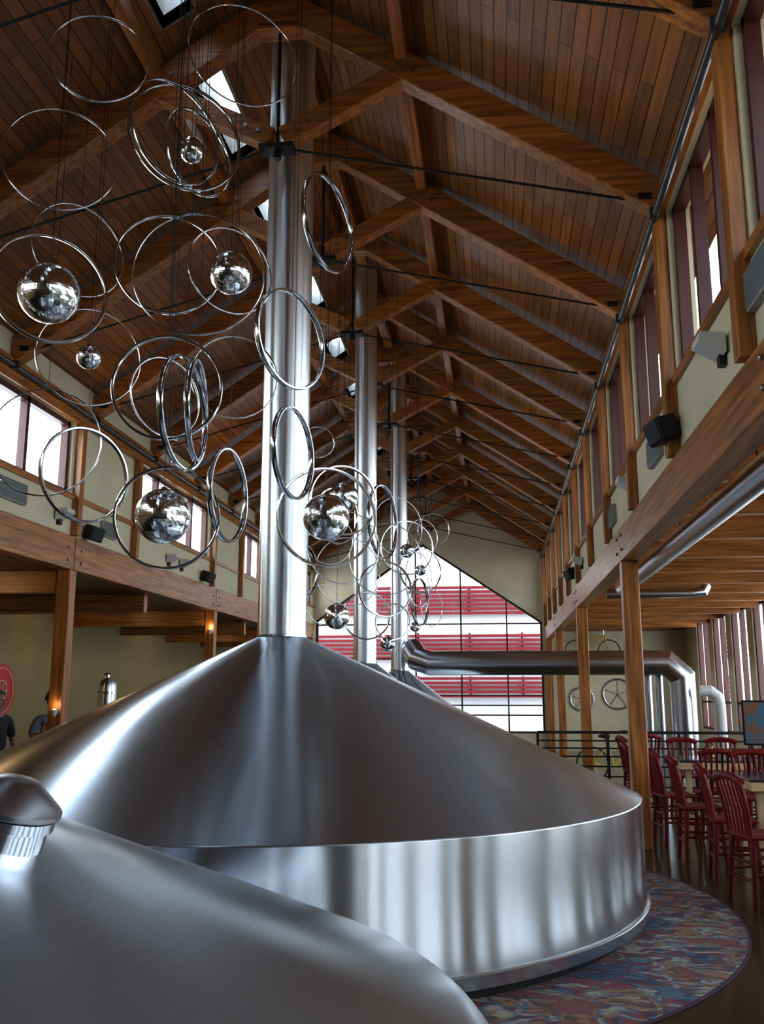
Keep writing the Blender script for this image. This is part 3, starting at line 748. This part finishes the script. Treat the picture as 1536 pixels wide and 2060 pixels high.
# bicycles
def bicycle(loc,rot,paint,label):
    e=empty("bicycle",loc,rot)
    for x in (-.5,.5):
        m=MB();Mx=Matrix.Rotation(math.radians(90),4,'X')
        m.lathe([(.33+.018*math.cos(a),.018*math.sin(a)) for a in [2*math.pi*i/8 for i in range(9)]],40,(x,0,.35),M=Mx)
        for i in range(12):
            a=2*math.pi*i/12;m.cyl((x,0,.35),(x+.32*math.cos(a),0,.35+.32*math.sin(a)),.003,n=4,mi=1)
        m.cyl((x,-.05,.35),(x,.05,.35),.025,n=10,mi=1);m.obj("wheel",[rubber,chrome],parent=e)
    m=MB()
    bbx=(-.05,0,.30);sd=(-.2,0,.80);hd=(.35,0,.85)
    for a,b2 in ((bbx,sd),(sd,(.34,0,.80)),(bbx,(.36,0,.72)),((-.5,0,.35),bbx),((-.5,0,.35),(-.17,0,.72)),(hd,(.5,0,.35))): m.cyl(a,b2,.024,n=8)
    m.tube([(-.05,0,.98-.3),(.1,0,.60),(.33,0,.76)],.014,8)
    m.obj("frame",paint,parent=e)
    m=MB();m.tube([(.2,-.28,.98),(.32,-.22,1.0),(.36,0,.95),(.32,.22,1.0),(.2,.28,.98)],.012,8);m.cyl((.35,0,.84),(.36,0,.95),.014,n=8);m.obj("handlebar",chrome,parent=e)
    m=MB();m.sphere((-.23,0,.90),.12,14,8,sc=(1.1,.7,.35));m.cyl((-.2,0,.78),(-.22,0,.88),.013,n=8);m.obj("saddle",rubber,parent=e)
    tag(e,label,"bicycle","cruiser bicycles")
bicycle((2.35,19.6,0),math.radians(15),yellowp,"yellow cruiser bicycle standing behind the railing")
bicycle((2.95,YE-.35,2.66),0,yellowp,"yellow cruiser bicycle mounted high on the cream wall")
def wallring(x,z,r):
    m=MB();Mx=Matrix.Rotation(math.radians(90),4,'X')
    m.lathe([(r+.03*math.cos(a),.03*math.sin(a)) for a in [2*math.pi*i/8 for i in range(9)]],40,M=Mx)
    for i in range(5):
        a=2*math.pi*i/5+.3;m.cyl((0,0,0),(r*math.cos(a),0,r*math.sin(a)),.012,n=6)
    o=m.obj("wall_ornament",galv,(x,YE-.04,z));tag(o,"metal ring ornament mounted on the cream wall","wall ornament","wall ring ornaments")
wallring(2.6,1.55,.35);wallring(3.7,1.7,.45)
e=empty("poster_stand",(4.15,15.6,0),math.radians(-12))
m=MB();m.box(-.28,.28,-.02,.02,.95,1.65);m.obj("frame",black,parent=e,bevel=.008)
m=MB();m.box(-.25,.25,-.026,-.021,.98,1.62);
pm,N,L,b=newmat("poster_print");tc=N.new("ShaderNodeTexCoord");n=N.new("ShaderNodeTexNoise");n.inputs["Scale"].default_value=5;L.new(tc.outputs["Object"],n.inputs["Vector"])
r=N.new("ShaderNodeValToRGB");r.color_ramp.elements[0].position=.4;r.color_ramp.elements[0].color=(.05,.18,.27,1);r.color_ramp.elements[1].position=.6;r.color_ramp.elements[1].color=(.22,.12,.06,1)
L.new(n.outputs["Fac"],r.inputs["Fac"]);L.new(r.outputs["Color"],b.inputs["Base Color"])
m.obj("poster",pm,parent=e)
for a,b2 in (((-.24,0,0),(-.2,0,1.0)),((.24,0,0),(.2,0,1.0)),((0,.35,0),(0,.02,1.3))):
    m=MB();m.cyl(a,b2,.015,n=8);m.obj("leg",black,parent=e)
tag(e,"blue and brown poster in a dark frame on an easel","poster")

# ------------------------------------------------------------------ exterior
extw=flat("pale_facade",(.8,.8,.8),.9,noise=.03)
m=MB();m.box(-14,9,36,36.3,-.02,5.85);o=m.obj("neighbouring_building",extw);tag(o,"pale building facade outside the end window","building")
redsl=flat("red_cladding",(.26,.010,.016),.7,noise=.1)
for z0,z1 in ((4.70,5.78),(3.0,4.0),(1.55,2.35)):
    e=empty("red_louvre_screen",(0,35.8,z0))
    m=MB();z=0
    while z<z1-z0-.05:
        m.box(-13.5,8.5,-.05,.03,z,z+.10);z+=.165
    m.obj("slats",redsl,parent=e)
    for x in range(-13,9,2):
        m=MB();m.box(x-.03,x+.03,.03,.2,0,z1-z0);m.obj("bracket",redsl,parent=e)
    tag(e,"band of red horizontal louvres on the facade opposite","louvre screen","red facade louvres")

# ------------------------------------------------------------------ lighting
w=bpy.data.worlds.new("world");scene.world=w;w.use_nodes=True
N=w.node_tree.nodes;L=w.node_tree.links;bg=N["Background"]
tc=N.new("ShaderNodeTexCoord");sp=N.new("ShaderNodeSeparateXYZ");L.new(tc.outputs["Generated"],sp.inputs[0])
r=N.new("ShaderNodeValToRGB");r.color_ramp.elements[0].position=0;r.color_ramp.elements[0].color=(.92,.96,1,1);r.color_ramp.elements[1].position=.8;r.color_ramp.elements[1].color=(.62,.78,1,1)
L.new(sp.outputs["Z"],r.inputs["Fac"]);L.new(r.outputs["Color"],bg.inputs["Color"]);bg.inputs["Strength"].default_value=4.5
def area(loc,rot,sx,sy,p,col=(.85,.93,1)):
    l=bpy.data.lights.new("daylight",'AREA');l.shape='RECTANGLE';l.size=sx;l.size_y=sy;l.energy=p;l.color=col
    o=bpy.data.objects.new("daylight",l);o.location=loc;o.rotation_euler=rot;COL.objects.link(o)
area((AR+.8,12,2.4),(0,math.radians(90),0),3.0,34,1250)
area((XL-.9,12,5.2),(0,math.radians(-90),0),1.8,34,1400)
scene.view_settings.view_transform='Standard'
scene.view_settings.look='None'
scene.view_settings.exposure=.12
scene.view_settings.gamma=.88
